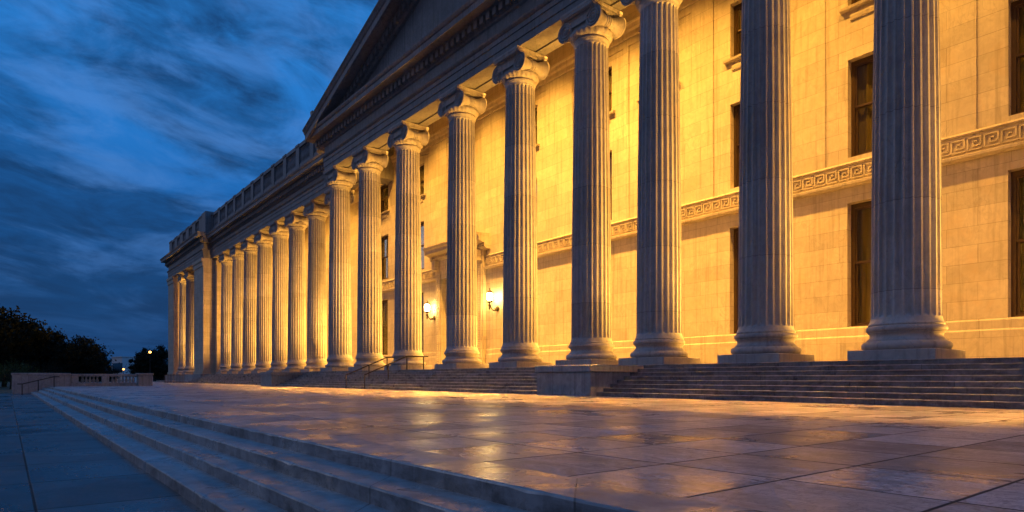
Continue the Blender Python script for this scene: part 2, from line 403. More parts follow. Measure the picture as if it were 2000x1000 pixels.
# ------------------------------------------------------------------ ground, pavement, terrace
def sheet(name, x0, x1, y0, y1, z, m):
    o = MB().add([(x0,y0,z),(x1,y0,z),(x1,y1,z),(x0,y1,z)], [(0,1,2,3)]).build(name, m); return tag(o, kind='structure')
sheet('ground', -900, 500, -500, 900, -.62, M['ground'])
sheet('pavement', -67.2, 22, -16, 1.6, -.56, M['pave'])
sheet('terrace', -66.7, 22, 2.70, 32, 0.0, M['terrace'])
sheet('terrace_floor', -140, -66.7, 8.6, 36, 0.0, M['terrace'])

def worn_run(mb, x0, x1, y0, z1, yb, zb, c=.018, jit=.006, seg=.35):
    """stone step: riser, worn nose and tread run along x, subdivided with chipped, uneven edges"""
    k = max(2, int((x1-x0)/seg)); vv = []
    for i in range(k+1):
        x = x0+(x1-x0)*i/k
        j1, j2, j3 = (random.gauss(0, jit) for _ in range(3))
        ch = c*(1+abs(random.gauss(0, .16)))
        if random.random() < .04: ch *= 1.9
        vv += [(x, y0+j1*.4, zb), (x, y0+j1*.5, z1-ch), (x, y0+ch*.35+j1*.4, z1-ch*.35), (x, y0+ch, z1), (x, yb, z1)]
    ff = []
    for i in range(k):
        for q in range(4): ff.append((i*5+q, (i+1)*5+q, (i+1)*5+q+1, i*5+q+1))
    ff += [(0, 1, 2, 3, 4), tuple(k*5+q for q in (4, 3, 2, 1, 0))]
    mb.add(vv, ff)
EDGE = [2.68, 2.29, 1.90, 1.50]
st = MB()
for i, y0 in enumerate(EDGE):
    yb = EDGE[i-1]+.05 if i else 3.245
    worn_run(st, -66.6, 22, y0, -.14*i + (.004 if i == 0 else 0), yb, -.14*(i+1)-.02, .015, .0028, .2)
tag(st.build('terrace_steps', M['tstep']), kind='structure')

# ------------------------------------------------------------------ the building
B = empty('government_building', (-50, 26, 0), 'long pale stone building with fluted columns, a triangular pediment and golden floodlit walls', 'building')
BL = (-50, 26, 0)
def part(mb, name, m, parent=B):
    o = mb.build(name, m, parent)
    if parent is B: o.location = (50, -26, 0)
    return o

# entrance steps (eight risers), portico then wing
for i in range(8):
    mb = MB(); worn_run(mb, -57.4, 14, 18.5+.4*i, .1608*(i+1), 30.2 if i == 7 else 18.5+.4*i+.8, .1608*i-.02, .014, .003, .5)
    part(mb, 'step', M['step'])
for i in range(8):
    mb = MB(); worn_run(mb, -105.4, -57.45, 20.9+.4*i, .1608*(i+1)-.002, 30.6 if i == 7 else 20.9+.4*i+.8, .1608*i-.02, .014, .003, .8)
    part(mb, 'step', M['step'])
# cheek blocks
for x0, x1 in ((-21.45, -18.05), (-60.3, -57.1)):
    mb = MB(); y1 = 21.4 if x0 > -30 else 24.0
    mb.bbox(x0+.06, x1-.06, 18.16, y1, -.01, .98, .02); mb.bbox(x0, x1, 18.08, y1, .985, 1.26, .03)
    part(mb, 'cheek_block', M['block'])

# ---- columns
def column_shaft():
    nf = 24; mb = MB(); H0, H1 = 1.18, 16.05
    per = []
    ang = []
    for k in range(nf):
        a0 = 2*pi*k/nf; w = 2*pi/nf
        fil = .20*w
        ang.append((a0, 0.0)); ang.append((a0+fil, 0.0))
        for q in range(1, 7):
            t = q/7; a = a0+fil+(w-fil)*t
            ang.append((a, math.sqrt(max(0, 1-(2*t-1)**2))))
    zs = [(H0, 0, 1.075), (H0+.06, 0, 1.04), (H0+.14, 0, 1.012), (H0+.2, 0, 1.0), (H0+.23, .45, 1), (H0+.28, .8, 1), (H0+.36, 1, 1)]
    for i in range(1, 12): zs.append((H0+.36+(H1-.72-H0)*i/12, 1, 1))
    zs += [(H1-.36, 1, 1), (H1-.28, .8, 1), (H1-.23, .45, 1), (H1-.2, 0, 1), (H1-.1, 0, 1.01), (H1-.04, 0, 1.05), (H1, 0, 1.06)]
    k = len(ang); vv = []
    for z, dep, fl in zs:
        t = (z-H0)/(H1-H0); r = (1.0-.175*t**1.6)*fl
        for a, d in ang:
            rr = r - .105*d*dep*(1-.15*t)
            vv.append((rr*cos(a), rr*sin(a), z))
    ff = []
    for i in range(len(zs)-1):
        for q in range(k):
            w = (q+1) % k; ff.append((i*k+q, i*k+w, (i+1)*k+w, (i+1)*k+q))
    mb.add(vv, ff)
    return mb.mesh('column', M['shaft'])
def column_base():
    mb = MB(); pr = [(.9, .32)]
    def torus(rc, zc, r, n_=9):
        return [(rc+r*cos(a), zc+r*sin(a)) for a in [(-pi/2+pi*i/(n_-1)) for i in range(n_)]]
    pr += torus(1.13, .47, .15); pr += [(1.135, .65), (1.10, .69), (1.045, .74), (1.03, .80), (1.05, .87), (1.09, .885), (1.09, .91)]
    pr += torus(1.045, 1.02, .105); pr += [(1.075, 1.13), (1.075, 1.185), (.9, 1.19)]
    mb.lathe(pr, 56); return mb.mesh('column_base', M['trim'])
def column_plinth():
    return MB().bbox(-1.28, 1.28, -1.28, 1.28, 0, .335, .018).mesh('plinth', M['trim'])
def column_capital():
    mb = MB(); VZ = 16.83; VX = 1.0; YF = .90
    # necking bead and egg-and-dart echinus
    mb.lathe([(.86, 16.04), (.905, 16.07), (.905, 16.13), (.86, 16.16), (.85, 16.2)], 48)
    mb.lathe([(.84, 16.18), (.90, 16.22), (.97, 16.30), (1.02, 16.40), (1.03, 16.50), (.98, 16.56), (.8, 16.58)], 96,
             rfun=lambda a, h: 1+.07*abs(cos(12*a)) if 16.2 < h < 16.55 else 1)
    mb.box(-.86, .86, -.80, .80, 16.5, 17.3)
    for sx in (-1, 1):
        # bolster: trumpets meeting in a banded waist
        pr = []
        for i in range(17):
            t = -1+2*i/16; pr.append((.24+.235*abs(t)**1.9, t*(YF-.1)))
        mb.lathe(pr, 28, (sx*VX, 0, VZ), 'y')
        for yb in (-.13, 0, .13):
            mb.lathe([(.22, -.05), (.30, -.035), (.30, .035), (.22, .05)], 28, (sx*VX, yb, VZ), 'y')
        for sy in (-1, 1):
            mb.lathe([(.0, 0), (.475, 0), (.505, sy*.03), (.505, sy*.09), (.47, sy*.11), (.44, sy*.055), (0, sy*.055)], 36, (sx*VX, sy*(YF-.10), VZ), 'y')
            pts = []; rs = []
            T = 2.6*2*pi
            for i in range(66):
                t = i/65; a = pi/2 - sx*0 + sx*(-1)*(-T*t)   # winds inwards from the top
                r = .37*(1-t)+.085
                a = pi/2 + (-sx)*(-1)*T*t*1.0
                pts.append((sx*VX+r*cos(a), sy*(YF-.02), VZ+r*sin(a))); rs.append(.046*(1-.5*t))
            mb.tube(pts, rs, 6)
            mb.lathe([(0, sy*.06), (.06, sy*.045), (.085, 0)], 14, (sx*VX, sy*(YF-.02), VZ), 'y')
    for sy in (-1, 1):   # channel band joining the volutes
        yo, yi = sorted((sy*(YF-.03), sy*(YF-.20)))
        mb.box(-VX, VX, yo, yi, VZ+.06, VZ+.465)
        mb.tube([(-VX, sy*(YF-.02), VZ+.43), (0, sy*(YF-.02), VZ+.415), (VX, sy*(YF-.02), VZ+.43)], .034, 6)
        mb.tube([(-VX+.1, sy*(YF-.02), VZ+.13), (-.4, sy*(YF-.02), VZ+.04), (0, sy*(YF-.02), VZ+.02), (.4, sy*(YF-.02), VZ+.04), (VX-.1, sy*(YF-.02), VZ+.13)], .03, 6)
    # abacus with moulded edge
    pr = [(.98, 17.31), (1.0, 17.33), (1.06, 17.40), (1.08, 17.45), (1.08, 17.50), (1.10, 17.51), (1.10, 17.63)]
    vv = []
    for r, z in pr: vv += [(-r, -r, z), (r, -r, z), (r, r, z), (-r, r, z)]
    ff = [(3, 2, 1, 0), tuple(range(len(vv)-4, len(vv)))]
    for i in range(len(pr)-1):
        for q in range(4): ff.append((i*4+q, i*4+(q+1) % 4, i*4+4+(q+1) % 4, i*4+4+q))
    mb.add(vv, ff)
    for q in range(22):  # carved edge
        t = -1.0+2.0*(q+.5)/22
        for s_ in (-1, 1):
            mb.box(t-.032, t+.032, s_*1.07-.025, s_*1.07+.025, 17.34, 17.46); mb.box(s_*1.07-.025, s_*1.07+.025, t-.032, t+.032, 17.34, 17.46)
    return mb.mesh('capital', M['trim'])
me_s, me_b, me_p, me_c = column_shaft(), column_base(), column_plinth(), column_capital()
col0 = link('column', me_s, B, (PORT_COLS[0]+50, 23-26, S))
link('plinth', me_p, col0); link('column_base', me_b, col0); link('capital', me_c, col0)
def place(x, y):
    c = copy_tree(col0, (x+50, y-26, S), random.choice((0, pi)), B)
for x in PORT_COLS[1:]: place(x, 23)
for x in WING_COLS: place(x, 25.4)
for x in PAV_COLS: place(x, 24.7)

# ---- entablature
def entab(x0, x1, yf, yb, ytop, proj, capx0=None, capx1=None, dent=.62, coping=True):
    """architrave, frieze, cornice with dentils; yf = front face, yb = inner face"""
    ym = (yf+yb)/2
    a = [(yf, AB), (yf, AB+.42), (yf-.05, AB+.43), (yf-.05, AB+.86), (yf-.10, AB+.87), (yf-.10, AB+1.14), (yf-.16, AB+1.17), (yf-.24, AB+1.27), (yf-.26, AB+1.34), (yf+.3, AB+1.36),
         (yb, AB+1.36), (yb, AB), (ym+.28, AB), (ym+.28, AB+.09), (ym-.28, AB+.09), (ym-.28, AB)]
    part(MB().prism(a, x0, x1), 'architrave', M['beam'])
    zf = AB+1.36; zt = ytop-1.42
    part(MB().prism([(yf+.03, zf), (yf+.03, zt), (yb, zt), (yb, zf)], x0, x1), 'frieze', M['beam'])
    c0 = x0 if capx0 is None else capx0; c1 = x1 if capx1 is None else capx1
    mb = MB(); p = proj
    c = [(yf+.03, zt), (yf-.08, zt+.06), (yf-.12, zt+.16), (yf-.16, zt+.16), (yf-.16, zt+.66), (yf-.30, zt+.72), (yf-.36, zt+.82),
         (yf-p+.28, zt+.84), (yf-p+.28, zt+.80), (yf-p+.18, zt+.80), (yf-p+.16, zt+1.16), (yf-p+.10, zt+1.18), (yf-p+.03, zt+1.30), (yf-p, zt+1.38), (yf-p, zt+1.42), (yf+.3, zt+1.52), (yb, zt+1.52), (yb, zt)]
    mb.prism(c, c0, c1)
    x = c0+.2
    while x < c1-.3:
        mb.box(x, x+dent*.56, yf-.40, yf-.155, zt+.22, zt+.63); x += dent
    part(mb, 'cornice', M['beam'])
entab(-55.1, XR, 22.1, 23.9, 22.55, 1.15, -56.35, XR+1.25)
entab(-107, -55.15, 24.5, 26.3, 22.25, 1.05)
# pavilion front and its inner return
entab(-132.5, -105.5, 23.37, 25.6, 22.6, 1.2, -133.6, -104.45)
# portico side return (plain)
part(MB().box(-55.1, -53.3, 23.9, 28.3, AB+.004, 22.5), 'side_beam', M['beam'])
part(MB().box(XR-1.8, XR, 23.9, 28.3, AB+.004, 22.5), 'side_beam', M['beam'])

# ceilings
part(MB().box(-54.9, XR, 23.6, 28.6, 22.56, 22.9), 'ceiling', M['wall'])
part(MB().box(-107, -55.2, 26.0, 30.9, 22.3, 22.6), 'ceiling', M['wall'])
part(MB().box(-131, -105.7, 25.3, 30.9, 22.64, 22.9), 'ceiling', M['wall'])

# ---- pediment
XC = (-55.1+XR)/2; XT = -56.45; ZT = 22.75; SL = .311
def rake(x): return ZT+SL*(abs(XC-XT)-abs(x-XC))
prof = [(20.62, 0), (20.62, -.10), (20.70, -.20), (20.80, -.42), (20.86, -.46), (20.86, -.95), (20.98, -.99), (20.98, -.94), (21.70, -.94), (21.74, -1.06), (21.90, -1.12), (21.90, -1.62), (22.02, -1.72), (22.3, -1.8), (22.3, 0)]
for xa, xb in ((XT, XC), (XC, 2*XC-XT)):
    mb = MB(); mb.prism(prof, xa, xb, rake)
    x = xa+.3
    while x < xb-.4:
        lo = rake(x)
        if x > XT+4.2 and x < 2*XC-XT-4.2:
            z0, z1 = rake(x), rake(x+.34)
            mb.add([(x,21.66,z0-1.56),(x+.34,21.66,z1-1.56),(x+.34,21.91,z1-1.56),(x,21.91,z0-1.56),(x,21.66,z0-1.14),(x+.34,21.66,z1-1.14),(x+.34,21.91,z1-1.14),(x,21.91,z0-1.14)],
                   [(0,3,2,1),(4,5,6,7),(0,1,5,4),(1,2,6,5),(2,3,7,6),(3,0,4,7)])
        x += .62
    part(mb, 'raking_cornice', M['beam'])
part(MB().prismy([(XT+3, 22.2), (2*XC-XT-3, 22.2), (XC, rake(XC)-1.3)], 22.22, 22.28), 'tympanum', M['beam'])
mb = MB()
mb.prismy([(XT+.3, ZT+.02), (XC, rake(XC)-.06), (2*XC-XT-.3, ZT+.02), (2*XC-XT-.3, ZT-.15), (XC, rake(XC)-.3), (XT+.3, ZT-.15)], 22.32, 60)
part(mb, 'roof', M['roof'])
part(MB().box(-131, -55.3, 26.4, 60, 22.65, 23.2), 'roof', M['roof'])

# ---- back walls as stepped slabs with real openings
def heightfield(xs, zs, dep, name, m, parent=B):
    mb = MB(); nx, nz = len(xs)-1, len(zs)-1
    Dp = [[dep((xs[i]+xs[i+1])/2, (zs[j]+zs[j+1])/2) for j in range(nz)] for i in range(nx)]
    for i in range(nx):
        for j in range(nz):
            d = Dp[i][j]
            if d is None: continue
            mb.add([(xs[i],d,zs[j]),(xs[i+1],d,zs[j]),(xs[i+1],d,zs[j+1]),(xs[i],d,zs[j+1])], [(0,1,2,3)])
    HOLE = 28.62
    for i in range(nx+1):
        for j in range(nz):
            if 0 < i < nx:
                a = Dp[i-1][j]; b_ = Dp[i][j]; a = HOLE if a is None else a; b_ = HOLE if b_ is None else b_
                if a != b_: mb.add([(xs[i],a,zs[j]),(xs[i],b_,zs[j]),(xs[i],b_,zs[j+1]),(xs[i],a,zs[j+1])], [(0,1,2,3)])
    for i in range(nx):
        for j in range(nz+1):
            if 0 < j < nz:
                a = Dp[i][j-1]; b_ = Dp[i][j]; a = HOLE if a is None else a; b_ = HOLE if b_ is None else b_
                if a != b_: mb.add([(xs[i],a,zs[j]),(xs[i+1],a,zs[j]),(xs[i+1],b_,zs[j]),(xs[i],b_,zs[j])], [(0,1,2,3)])
    return part(mb, name, m, parent)
WIN = [(-7.1, -4.75), (-12.66, -10.3), (-18.3, -15.95), (-23.9, -21.55), (-28.55, -26.2), (-35.3, -33.0), (-43.3, -41.0), (-50.2, -47.93), (-56.75, -54.5)]
LOW, MID, UPP = (2.85, 8.12), (10.05, 14.2), (16.4, 19.15)
DOOR = (-44.6, -39.62)
xs = sorted({-58.6, 14.0, DOOR[0], DOOR[1]} | {w for p in WIN for w in p} | {p[0]-.95 for p in WIN} | {p[1]+.95 for p in WIN})
zs = sorted({1.2, 22.6, 8.72, 9.75, 19.75, *LOW, *MID, *UPP})
def dep(x, z):
    if DOOR[0] < x < DOOR[1] and z < 8.72: return None
    for a, b_ in WIN:
        if a < x < b_:
            for w in (LOW, MID, UPP):
                if w is LOW and a == -43.3: continue
                if w[0] < z < w[1]: return None
    for a, b_ in WIN:
        if a-.95 < x < b_+.95 and 9.75 < z < 19.75: return 28.05
    return 28.0
heightfield(xs, zs, dep, 'wall', M['wall'])
part(MB().box(-107, -58.7, 30.4, 30.9, 1.2, 22.3), 'wall', M['wall'])
part(MB().box(-131, -107.1, 28.2, 28.7, 1.2, 22.6), 'wall', M['wall'])
part(MB().box(-58.62, -58.2, 28.01, 30.39, 1.2, 22.3), 'wall', M['wall'])
part(MB().box(-57, 14, 29.5, 29.8, 1.2, 22.3), 'inner_wall', M['darkglass'])
# base courses, upper moulding
def runs(lo, hi, gaps):
    out = []; c = lo
    for a, b_ in sorted(gaps):
        if a > c: out.append((c, a))
        c = b_
    out.append((c, hi)); return out
mb = MB()
for a, b_ in runs(-58.6, 14, [(-45.5, -38.75)]):
    mb.prism([(27.93, 1.27), (27.93, 2.44), (27.955, 2.50), (27.955, 2.81), (27.98, 2.88), (28.05, 2.87), (28.05, 1.27)], a, b_)
part(mb, 'base_course', M['wall'])
mb = MB()
mb.prism([(27.97, 20.15), (27.90, 20.2), (27.90, 20.45), (27.80, 20.55), (27.76, 20.75), (27.66, 20.85), (27.66, 21.05), (28.1, 21.1), (28.1, 20.15)], -58.6, 14)
part(mb, 'wall_moulding', M['wall'])
mb = MB()
mb.prism([(30.37, 20.15), (30.27, 20.3), (30.16, 20.75), (30.06, 20.85), (30.06, 21.05), (30.45, 21.1), (30.45, 20.15)], -107, -58.7)
part(mb, 'wall_moulding', M['wall'])
# greek key band
mb = MB(); UW = .52; z0, hgt = 9.09, .50; yb = 27.88; bt = .055
for a, b_ in runs(-58.6, 14, [(-45.2, -39.0)]):
    mb.prism([(27.93, 9.0), (27.93, 9.70), (27.865, 9.705), (27.85, 9.75), (27.90, 9.82), (28.15, 9.84), (28.15, 9.0)], a, b_)
    mb.prism([(27.90, 8.78), (27.82, 8.83), (27.76, 8.85), (27.75, 8.95), (27.84, 8.99), (28.05, 8.995), (28.05, 8.78)], a, b_)
    x = a
    while x+UW <= b_:
        def bar(u0, v0, u1, v1):
            X0, X1 = sorted((x+u0*UW, x+u1*UW)); Z0, Z1 = sorted((z0+v0*hgt, z0+v1*hgt))
            if X1-X0 < .001: X0 -= bt/2; X1 += bt/2
            else: X0 -= bt/2; X1 += bt/2
            if Z1-Z0 < .001: Z0 -= bt/2; Z1 += bt/2
            mb.box(X0, X1, 27.875, 27.935, Z0, Z1)
        for s_ in ((.06, .04, .06, .94), (.12, .94, .84, .94), (.84, .88, .84, .32), (.38, .32, .78, .32), (.38, .38, .38, .64), (.44, .64, .58, .64), (.12, .04, .90, .04)): bar(*s_)
        x += UW
part(mb, 'key_band', M['wall'])

# ---- windows
def window_meshes(w, h):
    mb = MB(); e = .14
    # outer frame
    for a in ((0, e, 0, h), (w-e, w, 0, h), (e, w-e, 0, e), (e, w-e, h-e*1.3, h)): mb.box(a[0], a[1], 0, .22, a[2], a[3])
    mid = h*.52; s_ = .085
    for (y0, y1, za, zb) in ((.05, .11, mid, h-e*1.3), (.12, .18, e, mid+.06)):
        for a in ((e, e+s_, za, zb), (w-e-s_, w-e, za, zb), (e+s_, w-e-s_, za, za+s_), (e+s_, w-e-s_, zb-s_, zb)): mb.box(a[0], a[1], y0, y1, a[2], a[3])
    fr = mb.mesh('window', M['bronze'])
    i0, i1 = e+s_, w-e-s_
    pu = MB().box(i0, i1, .075, .083, mid+s_, h-e*1.3-s_).mesh('pane', M['glass'])
    pl = MB().box(i0, i1, .147, .155, e+s_, mid+.06-s_).mesh('pane', M['glass'])
    mb = MB(); k = 60; vv = []; ff = []
    ph = [random.random()*6 for _ in range(3)]
    for i in range(k+1):
        t = i/k; y = .27+.035*sin(t*34+ph[0])+.02*sin(t*57+ph[1])+.02*sin(t*13+ph[2]); vv += [(e+(w-2*e)*t, y, .06), (e+(w-2*e)*t, y, h-.06)]
        if i < k: ff.append((2*i, 2*i+2, 2*i+3, 2*i+1))
    cu = mb.add(vv, ff, True).mesh('curtain', M['curtain'])
    return fr, pu, pl, cu
wm_ = {}
for key, (za, zb) in (('l', LOW), ('m', MID), ('u', UPP)): wm_[key] = window_meshes(2.35, zb-za)
def sill_mesh(w):
    mb = MB(); mb.prism([(-.24, -.13), (-.26, -.02), (-.22, 0), (.02, .03), (.02, -.16)], -.28, w+.28)
    mb.prism([(-.10, -.58), (-.13, -.42), (-.13, -.36), (.02, -.36), (.02, -.58)], .12, w-.12); return mb.mesh('sill', M['wall'])
me_sill = sill_mesh(2.35)
for a, b_ in WIN:
    for key, (za, zb) in (('l', LOW), ('m', MID), ('u', UPP)):
        if key == 'l' and a == -43.3: continue
        fr, pu, pl, cu = wm_[key]
        o = link('window', fr, B, (a+50, 28.36-26, za)); o.scale.x = (b_-a)/2.35
        link('pane', pu, o); link('pane', pl, o); link('curtain', cu, o)
        if key == 'u': link('sill', me_sill, o, (0, -.27, 0))

# ---- doorway
mb = MB()
for xa, xb in ((-45.45, DOOR[0]-.003), (DOOR[1]+.003, -38.8)):
    mb.box(xa, xb, 27.70, 28.3, 1.28, 9.4)
    mb.box(xa+.12, xb-.12, 27.63, 27.72, 1.5, 9.2)
    for k in range(44):
        z = 1.6+k*.172; mb.lathe([(0, -.06), (.05, -.03), (.065, 0)], 8, ((xa+xb)/2, 27.63, z), 'y')
mb.box(DOOR[0]-.003, DOOR[1]+.003, 27.70, 28.3, 8.74, 9.4)
mb.box(-45.45, -38.8, 27.66, 28.3, 9.403, 10.25)
mb.prism([(27.66, 10.25), (27.45, 10.4), (27.45, 10.62), (27.2, 10.72), (26.95, 10.78), (26.95, 11.05), (26.85, 11.15), (26.8, 11.3), (28.2, 11.42), (28.2, 10.25)], -46.0, -38.25)
for xa in (-45.35, -39.35):
    mb.prismy([(xa, 9.45), (xa+.45, 9.45), (xa+.45, 10.24), (xa, 10.24)], 27.25, 27.66)
for k in range(26):
    x = -45.6+k*.28; mb.box(x, x+.15, 27.36, 27.47, 10.42, 10.6)
part(mb, 'door_surround', M['wall'])
mb = MB(); dm = (DOOR[0]+DOOR[1])/2
mb.box(DOOR[0], DOOR[1], 28.34, 28.5, 1.28, 8.74)
for s_ in (-1, 1):
    for k in range(5):
        xa, xb = sorted((dm+s_*.15, dm+s_*2.2)); z = 1.55+k*1.4
        mb.box(xa, xb, 28.30, 28.36, z, z+.12); mb.box(xa, xb, 28.30, 28.36, z+1.05, z+1.17); mb.box(xa, xa+.12, 28.30, 28.36, z+.12, z+1.05); mb.box(xb-.12, xb, 28.30, 28.36, z+.12, z+1.05)
dr = part(mb, 'door', M['door'])
MB().tube([(dm+.12, 28.2, 2.2), (dm+.12, 28.2, 2.7)], .03).build('handle', M['bronze'], dr)

# ---- end pavilion
for xa, xb in ((-111.6, -105.5), (-132.5, -127.6)):
    mb = MB(); mb.box(xa, xb, 23.37, 28.2, 1.3, AB)
    mb.box(xa-.12, xb+.12, 23.25, 28.2, 1.3, 1.75)
    mb.prism([(23.37, 17.7), (23.25, 17.75), (23.25, 18.3), (23.1, 18.5), (23.1, 18.9), (23.5, 18.9), (23.5, 17.7)], xa-.1, xb+.1)
    part(mb, 'corner_pier', M['wall'])
part(MB().box(-132.9, -105.1, 22.9, 28.3, .25, 1.3).box(-133.5, -104.2, 21.6, 28.3, -.02, .25), 'podium', M['block'])
mb = MB(); mb.box(-105.49, -104.3, 25.0, 30.4, 1.29, AB); mb.prism([(24.85, 17.9), (24.85, 18.5), (25.2, 18.5), (25.2, 17.9)], -105.4, -104.1)
part(mb, 'anta', M['wall'])
part(MB().box(-132.5, -131, 28.2, 50, 0, 22.4), 'wall', M['wall'])
part(MB().box(-132.5, -105.6, 28.75, 30.3, .2, 22.3), 'wall', M['wall'])

# ---- parapet balustrades over the wing and pavilion
def baluster_prof(h):
    return [(.09, 0), (.12, 0), (.12, h*.08), (.07, h*.12), (.10, h*.22), (.13, h*.36), (.10, h*.55), (.06, h*.75), (.07, h*.84), (.11, h*.9), (.11, h), (.09, h)]
def parapet(x0, x1, yf, zb, zt, bay, pw):
    k = max(1, round((x1-x0-pw)/bay)); st_ = (x1-x0-pw)/k
    for i in range(k+1):
        x = x0+i*st_
        mb = MB(); mb.box(x, x+pw, yf-.06, yf+.55, zb, zt-.22); mb.bbox(x-.06, x+pw+.06, yf-.13, yf+.62, zt-.22, zt+.05, .04)
        part(mb, 'parapet_pier', M['beam'])
        if i < k:
            xa, xb = x+pw, x+st_
            mb = MB(); mb.box(xa, xb, yf, yf+.45, zb, zb+1.15); mb.box(xa+.07, xb-.07, yf-.06, yf+.5, zt-.40, zt-.02)
            nb = int((xb-xa)/.36)
            for q in range(nb):
                mb.lathe([(r_*1.35, h_) for r_, h_ in baluster_prof(zt-.38-zb-1.15)], 8, (xa+(q+.5)*(xb-xa)/nb, yf+.22, zb+1.15))
            part(mb, 'parapet_balustrade', M['beam'])
parapet(-105.2, -55.6, 24.45, 22.3, 25.6, 4.1, .95)
parapet(-132.4, -107.0, 23.6, 22.7, 25.7, 4.3, 2.2)
part(MB().bbox(-107.3, -104.85, 23.5, 26.3, 22.5, 25.95, .05), 'parapet_pier', M['beam'])
# right-hand wing behind the viewer's edge of the picture
part(MB().box(14, 45, 25.2, 50, 0, 22.4), 'wall', M['wall'])

# small floodlight on the pediment corner
o = empty('roof_floodlight', (-55.0, 21.1, rake(-55.0)-.02), 'small dark floodlight standing on the lower left corner of the pediment', 'floodlight')
o.scale = (.75, .75, .75)
MB().tube([(0, 0, -.05), (0, 0, .75)], .04, 8).box(-.18, .18, -.02, .02, .55, .6).build('stand', M['iron'], o)
MB().add([(-.32,-.26,.6),(.32,-.26,.6),(.22,.24,.72),(-.22,.24,.72),(-.32,-.3,1.12),(.32,-.3,1.12),(.22,.24,1.0),(-.22,.24,1.0)], [(0,3,2,1),(4,5,6,7),(0,1,5,4),(1,2,6,5),(2,3,7,6),(3,0,4,7)]).build('head', M['iron'], o)

# ------------------------------------------------------------------ wall lanterns
def lantern(x, z, label):
    o = empty('wall_lantern', (x, 28, z), label, 'lantern', 'wall lanterns beside the doorway')
    mb = MB(); mb.lathe([(0, -.10), (.12, -.09), (.2, -.06), (.22, -.02), (.22, .02)], 20, (0, -.02, 0), 'y')
    arm = [(0, -.05, 0)]
    for i in range(12):
        t = i/11; arm.append((0, -.12-.68*t, -.05-.20*sin(pi*t)+.30*t*t))
    mb.tube(arm, [.05]+[.045-.01*i/11 for i in range(12)], 10)
    curl = [(0, -.3+.13*cos(a)*(1-a/14), -.12+.13*sin(a)*(1-a/14)) for a in [i*.5 for i in range(18)]]
    mb.tube(curl, .024, 6)
    mb.lathe([(.03, -.32), (.07, -.2), (.045, -.05), (.11, .05), (.13, .12), (.05, .16), (.06, .25), (.19, .34), (.24, .40), (.24, .44), (.17, .45)], 20, (0, -.82, .15))
    mb.build('bracket', M['lampmetal'], o)
    MB().lathe([(.0, 0), (.16, .0), (.21, .10), (.235, .30), (.225, .5), (.19, .62), (.0, .66)], 24, (0, -.82, .60)).build('globe', M['lantern'], o)
    mb = MB(); mb.lathe([(.0, .40), (.035, .38), (.055, .30), (.03, .24), (.07, .20), (.15, .13), (.25, .05), (.29, 0), (.29, -.04), (.2, -.05)], 20, (0, -.82, 1.26))
    for k in range(6):
        a = k*pi/3; mb.tube([(.205*cos(a), -.82+.205*sin(a), .6), (.25*cos(a), -.82+.25*sin(a), .9), (.21*cos(a), -.82+.21*sin(a), 1.24)], .011, 5)
    mb.build('cap', M['lampmetal'], o); o.scale = (.88, .88, .88)
    return o
lantern(-37.35, 5.75, 'lit bronze wall lantern on the right side of the doorway')
lantern(-46.1, 5.72, 'lit bronze wall lantern on the left side of the doorway')

# ------------------------------------------------------------------ handrails on the entrance steps
def stair_z(y): return .1608*max(0, min(8, math.floor((y-18.5)/.4)+1)) if y >= 18.5 else 0
def handrail(x, label):
    o = empty('handrail', (x, 18.3, 0), label, 'handrail', 'handrails on the entrance steps')
    ys = [18.3, 20.0, 21.4, 22.7]
    def top(y): return .92+(S)*min(1, max(0, (y-18.3)/(21.4-18.3)))
    for y in ys:
        MB().tube([(0, y-18.3, stair_z(y)-.01), (0, y-18.3, top(y))], .04, 8).build('post', M['iron'], o)
    MB().tube([(0, -.02, top(18.3))]+[(0, y-18.3, top(y)) for y in ys[1:]]+[(0, 4.75, top(23))], .045, 8).build('rail', M['iron'], o)
    return o
handrail(-41.75, 'dark metal handrail on the entrance steps, farther of the pair')
handrail(-38.85, 'dark metal handrail on the entrance steps, nearer of the pair')
# handrail of the terrace steps
o = empty('handrail', (-62, 2.9, 0), 'short dark handrail down the terrace steps in front of the low stone wall', 'handrail')
for y, z in ((2.9, 0), (1.9, -.28), (.9, -.56)): MB().tube([(0, y-2.9, z), (0, y-2.9, z+.82)], .035, 8).build('post', M['iron'], o)
MB().tube([(0, .35, .82), (0, 0, .82), (0, -2.0, .26), (0, -2.3, .26)], .04, 8).build('rail', M['iron'], o)

# ------------------------------------------------------------------ end of terrace: wall, balustrade, pier, fence
o = empty('stone_wall', (-67, 2.3, -.6), 'plain low block wall of pale stone closing the far end of the terrace steps', 'wall')
MB().bbox(-.3, .5, -2.0, 1.96, 0, 1.55, .02).build('wall', M['block'], o)
MB().bbox(-.36, .56, -2.06, 1.98, 1.552, 1.74, .03).build('coping', M['block'], o)
o = empty('balustrade', (-67, 4.3, 0), 'low stone balustrade with bulbous balusters between the block wall and the pier', 'balustrade')
MB().bbox(-.25, .25, 0, 4.95, -.02, .28, .02).build('base_rail', M['block'], o)
MB().bbox(-.28, .28, 0, 4.95, .86, 1.08, .03).build('top_rail', M['block'], o)
for y in (.25, 2.5): MB().bbox(-.26, .26, y-.24, y+.3, .281, .859, .01).build('block', M['block'], o)
bm_ = MB().lathe(baluster_prof(.58), 12).mesh('baluster', M['block'])
for y in [.85+.27*k for k in range(5)] + [3.06+.27*k for k in range(7)]: link('baluster', bm_, o, (0, y, .28))
o = empty('stone_pier', (-67, 9.9, 0), 'squat square stone pier at the end of the low balustrade', 'pier')
MB().bbox(-.5, .5, -.6, .55, -.02, .98, .02).build('shaft', M['block'], o); MB().bbox(-.58, .58, -.68, .63, .982, 1.16, .03).build('cap', M['block'], o)
